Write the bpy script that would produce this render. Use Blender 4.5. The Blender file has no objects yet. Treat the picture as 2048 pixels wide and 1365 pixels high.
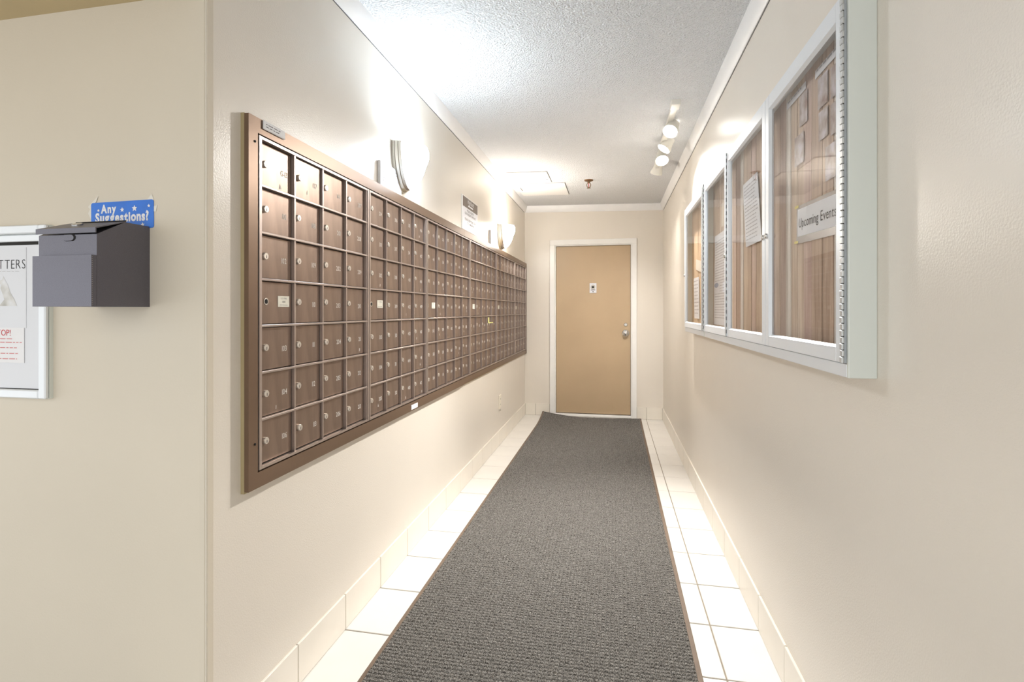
import bpy, bmesh, math, random
import numpy as np
from mathutils import Vector, Matrix
random.seed(7); np.random.seed(7)
C = bpy.context.scene.collection
scene = bpy.context.scene

# ------------------------------------------------------------------ camera
FPX, VPX, HOR, CAMH = 1020.0, 1225.0, 621.0, 1.25
TH = math.atan((VPX - 1024.0) / FPX)
cam = bpy.data.cameras.new('camera'); camo = bpy.data.objects.new('camera', cam); C.objects.link(camo)
camo.location = (0, 0, CAMH); camo.rotation_euler = (math.pi / 2, 0, TH)
cam.sensor_width = 36.0; cam.lens = FPX / 2048 * 36.0; cam.shift_y = -(682.5 - HOR) / 2048
cam.clip_start = 0.01; cam.clip_end = 60
scene.camera = camo

# ------------------------------------------------------------------ world and exposure
w = bpy.data.worlds.new('lobby_light'); scene.world = w; w.use_nodes = True
bg = w.node_tree.nodes['Background']; bg.inputs[0].default_value = (0.93, 0.97, 1.0, 1); bg.inputs[1].default_value = 0.98
vs = scene.view_settings; vs.view_transform = 'Standard'; vs.look = 'None'; vs.gamma = 1.0; vs.exposure = 1.03; vs.use_curve_mapping = False
SC1_W, SC2_W, SPOT_W, GLASS1, GLASS2, BULB_E = 4.5, 7.5, 112.0, 26.0, 42.0, 11.0

# ------------------------------------------------------------------ dimensions (metres; corridor runs along +Y)
XL, XR, YB = -1.033, 0.567, 6.03          # left wall, right wall, end wall
YC = 1.143                                # near end of the left corridor wall / lobby wall plane
XM = -1.007                               # front of the mailbox trim
def ZC(x): return 2.495 + (x - XL) * (-0.03 / 1.6)   # ceiling height

# ------------------------------------------------------------------ materials
def srgb(r, g, b):
    f = lambda v: (v / 255 / 12.92) if v / 255 <= 0.04045 else ((v / 255 + 0.055) / 1.055) ** 2.4
    return (f(r), f(g), f(b), 1)
def material(name, col, rough=0.5, metal=0.0, var=0.06, vscale=8.0, bump=0.0, bscale=200.0, spec=0.5, emit=0, stretch=None, coat=0.0, detail=3.0, bdist=0.002):
    m = bpy.data.materials.new(name); m.use_nodes = True
    nt = m.node_tree; N = nt.nodes; L = nt.links
    p = N['Principled BSDF']
    p.inputs['Roughness'].default_value = rough; p.inputs['Metallic'].default_value = metal
    p.inputs['Specular IOR Level'].default_value = spec
    if coat: p.inputs['Coat Weight'].default_value = coat; p.inputs['Coat Roughness'].default_value = 0.15
    tc = N.new('ShaderNodeTexCoord'); mp = N.new('ShaderNodeMapping'); L.new(tc.outputs['Object'], mp.inputs[0])
    if stretch: mp.inputs['Scale'].default_value = stretch
    n = N.new('ShaderNodeTexNoise'); n.inputs['Scale'].default_value = vscale; n.inputs['Detail'].default_value = detail
    L.new(mp.outputs[0], n.inputs['Vector'])
    r = N.new('ShaderNodeValToRGB'); r.color_ramp.elements[0].position = 0.3; r.color_ramp.elements[1].position = 0.7
    r.color_ramp.elements[0].color = tuple(max(0, c * (1 - var)) for c in col[:3]) + (1,)
    r.color_ramp.elements[1].color = tuple(min(1, c * (1 + var)) for c in col[:3]) + (1,)
    L.new(n.outputs[0], r.inputs[0]); L.new(r.outputs[0], p.inputs['Base Color'])
    if emit:
        L.new(r.outputs[0], p.inputs['Emission Color']); p.inputs['Emission Strength'].default_value = emit
    if bump:
        n2 = N.new('ShaderNodeTexNoise'); n2.inputs['Scale'].default_value = bscale; n2.inputs['Detail'].default_value = 2
        L.new(tc.outputs['Object'], n2.inputs['Vector'])
        b = N.new('ShaderNodeBump'); b.inputs['Strength'].default_value = bump; b.inputs['Distance'].default_value = bdist
        L.new(n2.outputs[0], b.inputs['Height']); L.new(b.outputs[0], p.inputs['Normal'])
    return m
M = {}
M['wall'] = material('beige_semigloss_paint', srgb(226, 218, 206), 0.30, var=0.02, vscale=1.5, bump=0.25, bscale=220, spec=0.5)
M['lobbywall'] = material('beige_eggshell_paint', srgb(214, 204, 187), 0.6, var=0.02, vscale=2, bump=0.15, bscale=180, spec=0.3)
M['soffit'] = material('tan_soffit_paint', srgb(196, 178, 140), 0.7, var=0.02, bump=0.1)
M['ceiling'] = material('popcorn_ceiling', srgb(234, 235, 236), 0.9, var=0.05, vscale=120, bump=0.9, bscale=120, spec=0.1, bdist=0.02)
M['crown'] = material('white_crown_paint', srgb(238, 236, 234), 0.4, var=0.02)
M['whitepaint'] = material('white_gloss_paint', srgb(240, 238, 234), 0.3, var=0.02)
M['panelwhite'] = material('white_panel_paint', srgb(236, 234, 230), 0.5, var=0.01)
M['tile'] = material('cream_ceramic', srgb(224, 220, 213), 0.28, var=0.025, vscale=5, bump=0.04, bscale=60)
M['wtile'] = material('cream_wall_ceramic', srgb(231, 224, 212), 0.3, var=0.025, vscale=5, bump=0.04, bscale=60)
M['grout'] = material('grey_grout', srgb(150, 140, 126), 0.9, var=0.08, vscale=40)
M['door'] = material('tan_door_paint', srgb(186, 162, 130), 0.42, var=0.03, vscale=3, bump=0.12, bscale=160)
M['chrome'] = material('satin_chrome', srgb(205, 203, 200), 0.22, 1.0, var=0.03)
M['nickel'] = material('brushed_nickel', srgb(200, 196, 188), 0.32, 1.0, var=0.05, vscale=30)
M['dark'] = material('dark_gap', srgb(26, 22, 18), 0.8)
M['rug'] = None
M['rubber'] = material('brown_rubber_edge', srgb(112, 94, 78), 0.6, var=0.12, vscale=14, bump=0.2, bscale=120)
M['bronze'] = material('bronze_anodised', srgb(140, 121, 108), 0.36, 0.72, var=0.16, vscale=9, bump=0.05, bscale=300, stretch=(1, 3, 0.6))
M['bronzetrim'] = material('bronze_trim', srgb(126, 104, 86), 0.38, 0.6, var=0.06, vscale=6, stretch=(1, 0.3, 1))
M['bronzerail'] = material('bronze_rail', srgb(180, 166, 158), 0.33, 0.75, var=0.05, vscale=8)
M['bronzedark'] = material('bronze_inside', srgb(58, 44, 34), 0.6, 0.2, var=0.1)
M['khaki'] = material('khaki_wood_edge', srgb(176, 160, 122), 0.7, var=0.06, vscale=30, stretch=(1, 1, 0.1))
M['lock'] = material('lock_nickel', srgb(214, 206, 196), 0.35, 0.6, var=0.08, vscale=60)
M['numberpaint'] = material('engraved_white_fill', srgb(226, 220, 212), 0.7, var=0.05)
M['plate'] = material('mail_plate', srgb(226, 222, 208), 0.5, var=0.05, vscale=60)
M['ink'] = material('grey_ink', srgb(90, 86, 84), 0.7)
M['paperink'] = material('pale_ink', srgb(176, 172, 172), 0.8)
M['blackink'] = material('black_ink', srgb(34, 32, 34), 0.7)
M['redink'] = material('red_ink', srgb(205, 70, 76), 0.7)
M['pinkink'] = material('faded_red_ink', srgb(214, 140, 140), 0.8)
M['alu'] = material('white_aluminium', srgb(228, 231, 234), 0.35, 0.15, var=0.02, vscale=5, stretch=(1, 1, 0.2))
M['alubody'] = material('white_aluminium_side', srgb(222, 226, 220), 0.42, 0.1, var=0.03, vscale=5, stretch=(1, 1, 0.3))
M['hinge'] = material('hinge_metal', srgb(206, 208, 208), 0.35, 0.5, var=0.05)
M['paper'] = material('white_paper', srgb(234, 233, 234), 0.8, var=0.015, vscale=12)
M['cream'] = material('cream_paper', srgb(226, 214, 196), 0.8, var=0.03)
M['boardpaper'] = material('board_white', srgb(222, 223, 227), 0.6, var=0.012, vscale=6)
M['yellow'] = material('yellow_tape', srgb(222, 204, 96), 0.5)
M['cleartape'] = material('clear_tape', srgb(224, 218, 206), 0.3, var=0.02)
M['boxfront'] = material('charcoal_powdercoat', srgb(106, 104, 112), 0.40, 0.6, var=0.07, vscale=700, bump=0.2, bscale=900, detail=1)
M['blue'] = material('blue_card', srgb(20, 110, 212), 0.35, var=0.10, vscale=18)
M['brownhead'] = material('brown_sign_header', srgb(112, 98, 88), 0.4, var=0.05)
M['signwhite'] = material('sign_white', srgb(226, 226, 230), 0.35, var=0.01)
M['plasticframe'] = material('grey_plastic_sleeve', srgb(150, 140, 134), 0.25, var=0.08, vscale=20)
M['brass'] = material('aged_brass', srgb(132, 104, 78), 0.4, 0.8, var=0.1, vscale=60)
M['cream_plastic'] = material('ivory_plastic', srgb(238, 230, 214), 0.35, var=0.01)
M['fixture'] = material('white_fixture', srgb(228, 224, 214), 0.4, var=0.02)
M['stickernote'] = material('yellow_sticker', srgb(236, 232, 150), 0.7)
M['smudge'] = material('white_scratch', srgb(206, 198, 190), 0.8, var=0.1, vscale=90)

def emitter(name, col, strength):
    m = bpy.data.materials.new(name); m.use_nodes = True; nt = m.node_tree
    p = nt.nodes['Principled BSDF']; p.inputs['Base Color'].default_value = (0.8, 0.8, 0.8, 1)
    p.inputs['Roughness'].default_value = 0.3
    n = nt.nodes.new('ShaderNodeTexNoise'); n.inputs['Scale'].default_value = 6
    r = nt.nodes.new('ShaderNodeValToRGB')
    r.color_ramp.elements[0].color = tuple(c * 0.96 for c in col) + (1,); r.color_ramp.elements[1].color = col + (1,)
    nt.links.new(n.outputs[0], r.inputs[0]); nt.links.new(r.outputs[0], p.inputs['Emission Color'])
    p.inputs['Emission Strength'].default_value = strength
    return m
M['glass_cool'] = emitter('lit_glass_cool', (0.76, 0.88, 1.0), GLASS1)
M['glass_warm'] = emitter('lit_glass_warm', (1.0, 0.94, 0.86), GLASS2)
M['bulb'] = emitter('lit_lamp', (1.0, 0.96, 0.90), BULB_E)

def glass_mat():
    m = bpy.data.materials.new('clear_pane'); m.use_nodes = True; nt = m.node_tree; N = nt.nodes
    for n in list(N):
        if n.type != 'OUTPUT_MATERIAL': N.remove(n)
    out = [n for n in N if n.type == 'OUTPUT_MATERIAL'][0]
    t = N.new('ShaderNodeBsdfTransparent'); t.inputs[0].default_value = (0.97, 0.97, 0.97, 1)
    g = N.new('ShaderNodeBsdfGlossy'); g.inputs['Roughness'].default_value = 0.03
    no = N.new('ShaderNodeTexNoise'); no.inputs['Scale'].default_value = 3
    mr = N.new('ShaderNodeMapRange'); mr.inputs[3].default_value = 0.01; mr.inputs[4].default_value = 0.04
    nt.links.new(no.outputs[0], mr.inputs[0]); nt.links.new(mr.outputs[0], g.inputs['Roughness'])
    f = N.new('ShaderNodeFresnel'); f.inputs[0].default_value = 1.5
    ge = N.new('ShaderNodeNewGeometry'); su = N.new('ShaderNodeMath'); su.operation = 'SUBTRACT'; su.inputs[0].default_value = 1.0; nt.links.new(ge.outputs['Backfacing'], su.inputs[1])
    mu = N.new('ShaderNodeMath'); mu.operation = 'MULTIPLY'; nt.links.new(f.outputs[0], mu.inputs[0]); nt.links.new(su.outputs[0], mu.inputs[1])
    mx = N.new('ShaderNodeMixShader'); nt.links.new(mu.outputs[0], mx.inputs[0])
    nt.links.new(t.outputs[0], mx.inputs[1]); nt.links.new(g.outputs[0], mx.inputs[2]); nt.links.new(mx.outputs[0], out.inputs[0])
    return m
M['pane'] = glass_mat()

def plank_mat(name, c1, c2):
    m = bpy.data.materials.new(name); m.use_nodes = True; nt = m.node_tree; N = nt.nodes; L = nt.links
    p = N['Principled BSDF']; p.inputs['Roughness'].default_value = 0.7
    tc = N.new('ShaderNodeTexCoord'); mp = N.new('ShaderNodeMapping'); mp.inputs['Scale'].default_value = (1, 26, 1.6)
    oi = N.new('ShaderNodeObjectInfo'); L.new(tc.outputs['Object'], mp.inputs[0]); L.new(oi.outputs['Random'], mp.inputs['Location'])
    n = N.new('ShaderNodeTexNoise'); n.inputs['Scale'].default_value = 2.2; n.inputs['Detail'].default_value = 6; n.inputs['Distortion'].default_value = 0.6
    L.new(mp.outputs[0], n.inputs['Vector'])
    r = N.new('ShaderNodeValToRGB'); r.color_ramp.elements[0].position = 0.32; r.color_ramp.elements[1].position = 0.68
    r.color_ramp.elements[0].color = c1; r.color_ramp.elements[1].color = c2
    L.new(n.outputs[0], r.inputs[0]); L.new(r.outputs[0], p.inputs['Base Color'])
    return m
PL = [plank_mat('plank_tan', srgb(182, 154, 130), srgb(216, 194, 170)), plank_mat('plank_pale', srgb(208, 194, 178), srgb(234, 224, 212)),
      plank_mat('plank_brown', srgb(170, 142, 120), srgb(204, 178, 154)), plank_mat('plank_rose', srgb(182, 150, 134), srgb(212, 186, 170))]
PLFAR = plank_mat('plank_plain_tan', srgb(196, 160, 124), srgb(216, 184, 148))

def rug_mat():
    m = bpy.data.materials.new('heather_grey_pile'); m.use_nodes = True; nt = m.node_tree; N = nt.nodes; L = nt.links
    p = N['Principled BSDF']; p.inputs['Roughness'].default_value = 0.95; p.inputs['Specular IOR Level'].default_value = 0.1
    tc = N.new('ShaderNodeTexCoord')
    n = N.new('ShaderNodeTexNoise'); n.inputs['Scale'].default_value = 420; n.inputs['Detail'].default_value = 2
    L.new(tc.outputs['Object'], n.inputs['Vector'])
    r = N.new('ShaderNodeValToRGB'); r.color_ramp.elements[0].position = 0.36; r.color_ramp.elements[1].position = 0.62
    r.color_ramp.elements[0].color = srgb(46, 42, 38); r.color_ramp.elements[1].color = srgb(160, 157, 151)
    e = r.color_ramp.elements.new(0.5); e.color = srgb(98, 94, 89)
    L.new(n.outputs[0], r.inputs[0]); L.new(r.outputs[0], p.inputs['Base Color'])
    return m
M['rug'] = rug_mat()
M['pilebase'] = material('dark_pile_base', srgb(38, 34, 30), 0.95, var=0.1)

def print_mat(name, cols, scale=7.0):
    m = bpy.data.materials.new(name); m.use_nodes = True; nt = m.node_tree; N = nt.nodes; L = nt.links
    p = N['Principled BSDF']; p.inputs['Roughness'].default_value = 0.5
    tc = N.new('ShaderNodeTexCoord'); oi = N.new('ShaderNodeObjectInfo'); mp = N.new('ShaderNodeMapping')
    L.new(tc.outputs['Object'], mp.inputs[0]); L.new(oi.outputs['Random'], mp.inputs['Location'])
    n = N.new('ShaderNodeTexNoise'); n.inputs['Scale'].default_value = scale; n.inputs['Detail'].default_value = 2
    L.new(mp.outputs[0], n.inputs['Vector'])
    r = N.new('ShaderNodeValToRGB'); el = r.color_ramp.elements
    el[0].position = 0.3; el[0].color = cols[0]; el[1].position = 0.7; el[1].color = cols[-1]
    for i, c in enumerate(cols[1:-1]):
        e = el.new(0.3 + 0.4 * (i + 1) / (len(cols) - 1)); e.color = c
    L.new(n.outputs[0], r.inputs[0]); L.new(r.outputs[0], p.inputs['Base Color'])
    return m
M['photo'] = print_mat('faded_photo_print', [srgb(150, 118, 104), srgb(182, 168, 160), srgb(206, 196, 200)], 30)
M['dogprint'] = print_mat('faded_grey_print', [srgb(176, 172, 164), srgb(210, 208, 204), srgb(224, 224, 226)], 26)

# ------------------------------------------------------------------ mesh helpers
ORG = {}
class MB:
    def __init__(s): s.v = []; s.f = []; s.mi = []; s.cur = 0
    def add(s, vs, fs):
        b = len(s.v); s.v += [tuple(v) for v in vs]
        for f in fs: s.f.append(tuple(b + i for i in f)); s.mi.append(s.cur)
        return s
    def box(s, x0, x1, y0, y1, z0, z1, bev=0.0):
        x0, x1 = min(x0, x1), max(x0, x1); y0, y1 = min(y0, y1), max(y0, y1); z0, z1 = min(z0, z1), max(z0, z1)
        if bev <= 0:
            vs = [(x0,y0,z0),(x1,y0,z0),(x1,y1,z0),(x0,y1,z0),(x0,y0,z1),(x1,y0,z1),(x1,y1,z1),(x0,y1,z1)]
            return s.add(vs, [(0,3,2,1),(4,5,6,7),(0,1,5,4),(1,2,6,5),(2,3,7,6),(3,0,4,7)])
        bm = bmesh.new(); bmesh.ops.create_cube(bm, size=1)
        for v in bm.verts: v.co = Vector((x0 + (v.co.x + .5) * (x1 - x0), y0 + (v.co.y + .5) * (y1 - y0), z0 + (v.co.z + .5) * (z1 - z0)))
        bmesh.ops.bevel(bm, geom=bm.edges[:], offset=min(bev, .49 * min(x1-x0, y1-y0, z1-z0)), segments=1, affect='EDGES')
        return s.bm(bm)
    def bm(s, bm):
        bm.verts.index_update(); s.add([v.co[:] for v in bm.verts], [[v.index for v in f.verts] for f in bm.faces]); bm.free(); return s
    def prism(s, poly, axis, a, b):
        # poly: 2D points in the two other axes (in order x,y,z without axis)
        def P(p, t):
            l = list(p); l.insert(axis, t); return tuple(l)
        n = len(poly); vs = [P(p, a) for p in poly] + [P(p, b) for p in poly]
        fs = [tuple(range(n))[::-1], tuple(range(n, 2 * n))] + [(i, (i + 1) % n, n + (i + 1) % n, n + i) for i in range(n)]
        return s.add(vs, fs)
    def lathe(s, prof, c, axis=(0, 0, 1), seg=20, cap=True):
        # prof: (radius, distance along axis)
        ax = Vector(axis).normalized(); q = Vector((0, 0, 1)).rotation_difference(ax); c = Vector(c)
        vs = []; k = len(prof)
        for r, t in prof:
            for i in range(seg):
                a = 2 * math.pi * i / seg
                vs.append(c + q @ Vector((r * math.cos(a), r * math.sin(a), t)))
        fs = []
        for j in range(k - 1):
            for i in range(seg):
                i2 = (i + 1) % seg; fs.append((j*seg+i, j*seg+i2, (j+1)*seg+i2, (j+1)*seg+i))
        if cap:
            if prof[0][0] > 1e-6: fs.append(tuple(range(seg))[::-1])
            if prof[-1][0] > 1e-6: fs.append(tuple(range((k-1)*seg, k*seg)))
        return s.add(vs, fs)
    def tube(s, pts, r, seg=8):
        for a, b in zip(pts[:-1], pts[1:]):
            d = Vector(b) - Vector(a); s.lathe([(r, 0), (r, d.length)], a, d, seg)
        return s
    def grid(s, fn, nu, nv):
        vs = [fn(i / nu, j / nv) for j in range(nv + 1) for i in range(nu + 1)]
        fs = [(j*(nu+1)+i, j*(nu+1)+i+1, (j+1)*(nu+1)+i+1, (j+1)*(nu+1)+i) for j in range(nv) for i in range(nu)]
        return s.add(vs, fs)
    def mesh(s, name, mats, org, smooth=False):
        me = bpy.data.meshes.new(name)
        me.from_pydata([(v[0]-org[0], v[1]-org[1], v[2]-org[2]) for v in s.v], [], s.f)
        for m in (mats if isinstance(mats, (list, tuple)) else [mats]): me.materials.append(m)
        if any(s.mi): me.polygons.foreach_set('material_index', s.mi)
        if smooth: me.shade_smooth(); 
        me.update(); return me
    def build(s, name, mats, parent=None, org=None, smooth=False):
        if org is None:
            if parent is not None: org = ORG[parent.name]
            else:
                a = np.array(s.v); org = ((a[:,0].min()+a[:,0].max())/2, (a[:,1].min()+a[:,1].max())/2, a[:,2].min())
        org = tuple(float(o) for o in org)
        o = bpy.data.objects.new(name, s.mesh(name, mats, org, smooth)); C.objects.link(o)
        if parent is not None:
            po = ORG[parent.name]; o.parent = parent; o.location = tuple(a - b for a, b in zip(org, po))
        else: o.location = org
        ORG[o.name] = org
        if smooth:
            try:
                with bpy.context.temp_override(object=o, selected_editable_objects=[o]): pass
            except Exception: pass
        return o
def empty(name, loc):
    o = bpy.data.objects.new(name, None); C.objects.link(o); o.location = loc; o.empty_display_size = 0.1; ORG[o.name] = tuple(loc); return o
def tag(o, label, cat, group=None):
    o['label'] = label; o['category'] = cat
    if group: o['group'] = group
    return o
def struct(o, label=None):
    o['kind'] = 'structure'
    if label: o['label'] = label
    return o
def sharp(o, ang=35):
    me = o.data; bm = bmesh.new(); bm.from_mesh(me)
    for e in bm.edges:
        if len(e.link_faces) == 2 and e.calc_face_angle(0) > math.radians(ang): e.smooth = False
    for f in bm.faces: f.smooth = True
    bm.to_mesh(me); bm.free(); return o

# glyphs from the built-in font
_gl = {}
def glyph(ch, offset=0.0):
    k = (ch, offset)
    if k in _gl: return _gl[k]
    cu = bpy.data.curves.new('glyph', 'FONT'); cu.body = ch; cu.size = 1; cu.resolution_u = 3; cu.offset = offset
    o = bpy.data.objects.new('glyph', cu); C.objects.link(o)
    bpy.context.view_layer.update()
    dg = bpy.context.evaluated_depsgraph_get(); me = o.evaluated_get(dg).to_mesh()
    vs = [(v.co.x, v.co.y) for v in me.vertices]; fs = [tuple(p.vertices) for p in me.polygons]
    o.evaluated_get(dg).to_mesh_clear(); C.objects.unlink(o); bpy.data.objects.remove(o); bpy.data.curves.remove(cu)
    w_ = (max(v[0] for v in vs) if vs else 0.3)
    x0 = (min(v[0] for v in vs) if vs else 0.0)
    _gl[k] = (vs, fs, x0, w_); return _gl[k]
def text2d(txt, size, align='c', bold=0.0, track=0.10, condense=1.0, italic=0.0):
    vs, fs, x = [], [], 0.0
    for ch in txt:
        if ch == ' ': x += 0.32; continue
        g, gf, x0, x1 = glyph(ch, bold); b = len(vs)
        vs += [((vx - x0 + x + italic * vy), vy) for vx, vy in g]; fs += [tuple(b + i for i in f) for f in gf]
        x += (x1 - x0) + track
    x -= track
    off = {'c': -x / 2, 'l': 0, 'r': -x}[align]
    return [((vx + off) * size * condense, vy * size) for vx, vy in vs], fs, x * size * condense
def text(mb, txt, size, pos, u, v=(0, 0, 1), **k):
    t, f, w_ = text2d(txt, size, **k); u = Vector(u); v = Vector(v); p = Vector(pos)
    mb.add([p + u * a + v * b for a, b in t], f); return w_
def fit_text(mb, txt, width, pos, u, maxsize, **k):
    t, f, w_ = text2d(txt, 1.0, **k); return text(mb, txt, min(maxsize, width / max(w_, 1e-6)), pos, u, **k)
def scribble(mb, pos, u, v, width, h, n, rag=0.25):
    # illegible lines of fine print: short dashes of word length
    u = Vector(u); v = Vector(v); p = Vector(pos); step = h / n
    for i in range(n):
        x = 0; end = width * (1 - random.random() * rag)
        while x < end:
            wl = min(random.uniform(.006, .022), end - x)
            if wl < .002: break
            a = p + u * x - v * (i * step); th = step * 0.28
            mb.add([a, a + u * wl, a + u * wl + v * th, a + v * th], [(0, 1, 2, 3)]); x += wl + 0.004

# ================================================================== THE SETTING
# floor slab + tiles
fl = struct(MB().box(-4.2, 1.2, -3.0, 6.4, -0.14, -0.0035).build('floor', M['grout'], org=(0, 0, 0)), 'cream tiled corridor floor')
XJ = [XL, -0.80, -0.505, -0.21, 0.085, 0.38, XR]
YJ = [1.832 + 0.3065 * k for k in range(-9, 14)] + [YB]
tile_cache = {}
for j in range(len(YJ) - 1):
    for i in range(len(XJ) - 1):
        y0, y1 = YJ[j], YJ[j + 1]
        if y1 < 0.6: continue
        sx, sy = XJ[i+1] - XJ[i] - 0.0055, y1 - y0 - 0.0055
        key = (round(sx, 3), round(sy, 3))
        if key not in tile_cache:
            tile_cache[key] = MB().box(-sx/2, sx/2, -sy/2, sy/2, -0.009, 0, 0.0015).mesh('tile', M['tile'], (0, 0, 0))
        o = bpy.data.objects.new('tile', tile_cache[key]); C.objects.link(o); o.parent = fl
        o.location = ((XJ[i] + XJ[i+1]) / 2, (y0 + y1) / 2, random.uniform(-0.0006, 0.0004)); ORG[o.name] = (0, 0, 0)
# ceiling
def slab(name, x0, x1, y0, y1, th, mat):
    m = MB(); z = lambda x: ZC(x)
    vs = [(x0,y0,z(x0)),(x1,y0,z(x1)),(x1,y1,z(x1)),(x0,y1,z(x0))]; vs += [(a,b,c+th) for a,b,c in vs]
    m.add(vs, [(0,1,2,3),(7,6,5,4),(0,4,5,1),(1,5,6,2),(2,6,7,3),(3,7,4,0)]); return m.build(name, mat, org=(0, 0, 2.49))
struct(slab('ceiling', XL - 0.2, XR + 0.2, -1.2, YB + 0.2, 0.1, M['ceiling']), 'white popcorn textured ceiling')
# soffit over the lobby wall
struct(MB().box(-4.2, XL - 0.005, -0.8, YC, 2.076, 2.4).build('ceiling_soffit', M['soffit']), 'tan lobby soffit at upper left')
# walls
struct(MB().box(XL - 0.2, XL, YC, YB + 0.15, -0.02, 2.55).build('wall_left', M['wall']), 'beige glossy corridor wall with the mailboxes')
struct(MB().box(XR, XR + 0.2, -0.9, YB + 0.15, -0.02, 2.55).build('wall_right', M['wall']), 'beige glossy wall with the display cases')
struct(MB().box(-4.2, XL - 0.2, YC, YC + 0.2, -0.02, 2.4).box(XL - 0.2, XL - 0.016, YC - 0.0006, YC + 0.1, -0.02, 2.4).build('wall_lobby', M['lobbywall']), 'beige lobby wall with the suggestion box')
DX0, DX1, DZ0, DZ1 = -0.660, 0.208, 0.036, 2.009
mb = MB().box(XL, DX0 - 0.03, YB, YB + 0.15, -0.02, 2.55).box(DX1 + 0.03, XR, YB, YB + 0.15, -0.02, 2.55).box(DX0 - 0.03, DX1 + 0.03, YB, YB + 0.15, DZ1 + 0.03, 2.55)
struct(mb.build('wall_back', M['wall']), 'beige end wall around the tan door')
# corner guard on the outside corner
mb = MB().prism([(XL + 0.002, YC + 0.022), (XL + 0.002, YC + 0.004), (XL - 0.004, YC - 0.002), (XL - 0.018, YC - 0.002), (XL - 0.018, YC), (XL - 0.004, YC), (XL, YC + 0.004), (XL, YC + 0.022)], 2, 0.0, 2.46)
struct(mb.build('trim_4', M['lobbywall']), 'painted corner guard on the outside wall corner')
# crown mouldings
PROF = [(0, -0.074), (0.005, -0.075), (0.012, -0.068), (0.022, -0.05), (0.030, -0.03), (0.034, -0.012), (0.036, -0.002), (0.036, 0.012), (0, 0.012)]
zl, zr = ZC(XL) , ZC(XR)
t1 = struct(sharp(MB().prism([(XL + d, zl + h) for d, h in PROF], 1, YC, YB).build('trim_1', M['crown'])), 'white crown moulding along left wall')
MB().box(XL, XL + 0.0012, YC + 0.03, YB - 0.04, zl - 0.078, zl - 0.0742).build('crown_shade_line', M['ink'], t1)
t1 = struct(sharp(MB().prism([(XR - d, zr + h) for d, h in PROF], 1, -0.9, YB).build('trim_2', M['crown'])), 'white crown moulding along right wall')
MB().box(XR - 0.0012, XR, -0.8, YB - 0.04, zr - 0.078, zr - 0.0742).build('crown_shade_line', M['ink'], t1)
vs = [(XL, YB - d, zl + h) for d, h in PROF] + [(XR, YB - d, zr + h) for d, h in PROF]; n = len(PROF)
struct(sharp(MB().add(vs, [tuple(range(n)), tuple(range(n, 2*n))[::-1]] + [(i, n+i, n+(i+1) % n, (i+1) % n) for i in range(n)]).build('trim_3', M['crown'])), 'white crown moulding over the end wall')
# dark strips under both side crowns paint in the shadow of the gap there
# tiled baseboards
BH, BT = 0.138, 0.009
def baseboard(name, label, segs, axis, face, sign):
    # segs: list of (a,b) along the wall; face: wall coordinate; sign: direction the tile stands proud
    lo, hi = segs[0][0], segs[-1][1]
    base = MB()
    if axis == 1: base.box(face, face + sign * 0.005, lo, hi, -0.002, BH - 0.002); org = (face, (lo + hi) / 2, 0)
    else: base.box(lo, hi, face, face + sign * 0.005, -0.002, BH - 0.002); org = ((lo + hi) / 2, face, 0)
    root = struct(base.build(name, M['grout'], org=org), label)
    for a, b in segs:
        g = 0.0016
        m = MB()
        if axis == 1: m.box(face, face + sign * BT, a + g, b - g, 0.001, BH, 0.0015)
        else: m.box(a + g, b - g, face, face + sign * BT, 0.001, BH, 0.0015)
        m.build('tile', M['wtile'], root)
segL = [(max(a, YC + 0.005), b) for a, b in zip(YJ[:-1], YJ[1:]) if b > YC + 0.02]
baseboard('baseboard_left', 'cream tile baseboard under the mailboxes', segL, 1, XL, 1)
segR = [(a, b) for a, b in zip(YJ[:-1], YJ[1:]) if b > 0.4]
baseboard('baseboard_right', 'cream tile baseboard under the display cases', segR, 1, XR, -1)
baseboard('baseboard_back', 'cream tile baseboard left of the door', [(XL + BT, -0.90), (-0.90, -0.732)], 0, YB, -1)
baseboard('baseboard_back_right', 'cream tile baseboard right of the door', [(0.275, 0.385), (0.385, XR - BT)], 0, YB, -1)

# door
dr = struct(empty('door_1', ((DX0 + DX1) / 2, YB + 0.03, 0)), 'tan painted steel door in a white frame')
dp = MB().box(DX0 + 0.003, DX1 - 0.003, YB + 0.028, YB + 0.07, DZ0, DZ1 - 0.003, 0.002).build('door_panel', M['door'], dr)
fw = 0.064
cs = MB()
for (a, b) in ((DX0 - fw - 0.004, DX0 - 0.012), (DX1 + 0.012, DX1 + fw + 0.001)): cs.box(a, b, YB - 0.016, YB + 0.1, 0.0, DZ1 + 0.012, 0.002)
cs.box(DX0 - fw - 0.004, DX1 + fw + 0.001, YB - 0.0162, YB + 0.1, DZ1 + 0.012, DZ1 + 0.071, 0.002)
cs.build('door_casing', M['whitepaint'], dr)
js = MB().box(DX0 - 0.013, DX0, YB + 0.006, YB + 0.1, 0, DZ1 + 0.013).box(DX1, DX1 + 0.013, YB + 0.006, YB + 0.1, 0, DZ1 + 0.013).box(DX0, DX1, YB + 0.006, YB + 0.1, DZ1, DZ1 + 0.013)
js.build('door_jamb', M['whitepaint'], dr)
MB().box(DX0, DX1, YB + 0.0, YB + 0.1, 0.0, 0.028, 0.004).build('threshold', M['whitepaint'], dr)
MB().box(DX0, DX1, YB + 0.085, YB + 0.1, 0.028, DZ1).build('door_back_seal', M['dark'], dr)
vp = MB().box(-0.264, -0.184, YB + 0.018, YB + 0.029, 1.452, 1.568, 0.003).build('door_viewer', M['signwhite'], dr)
sharp(MB().lathe([(0.026, 0), (0.026, 0.006), (0.020, 0.010), (0.013, 0.009)], (-0.224, YB + 0.0185, 1.522), (0, -1, 0), 20).build('viewer_ring', M['nickel'], vp))
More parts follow.
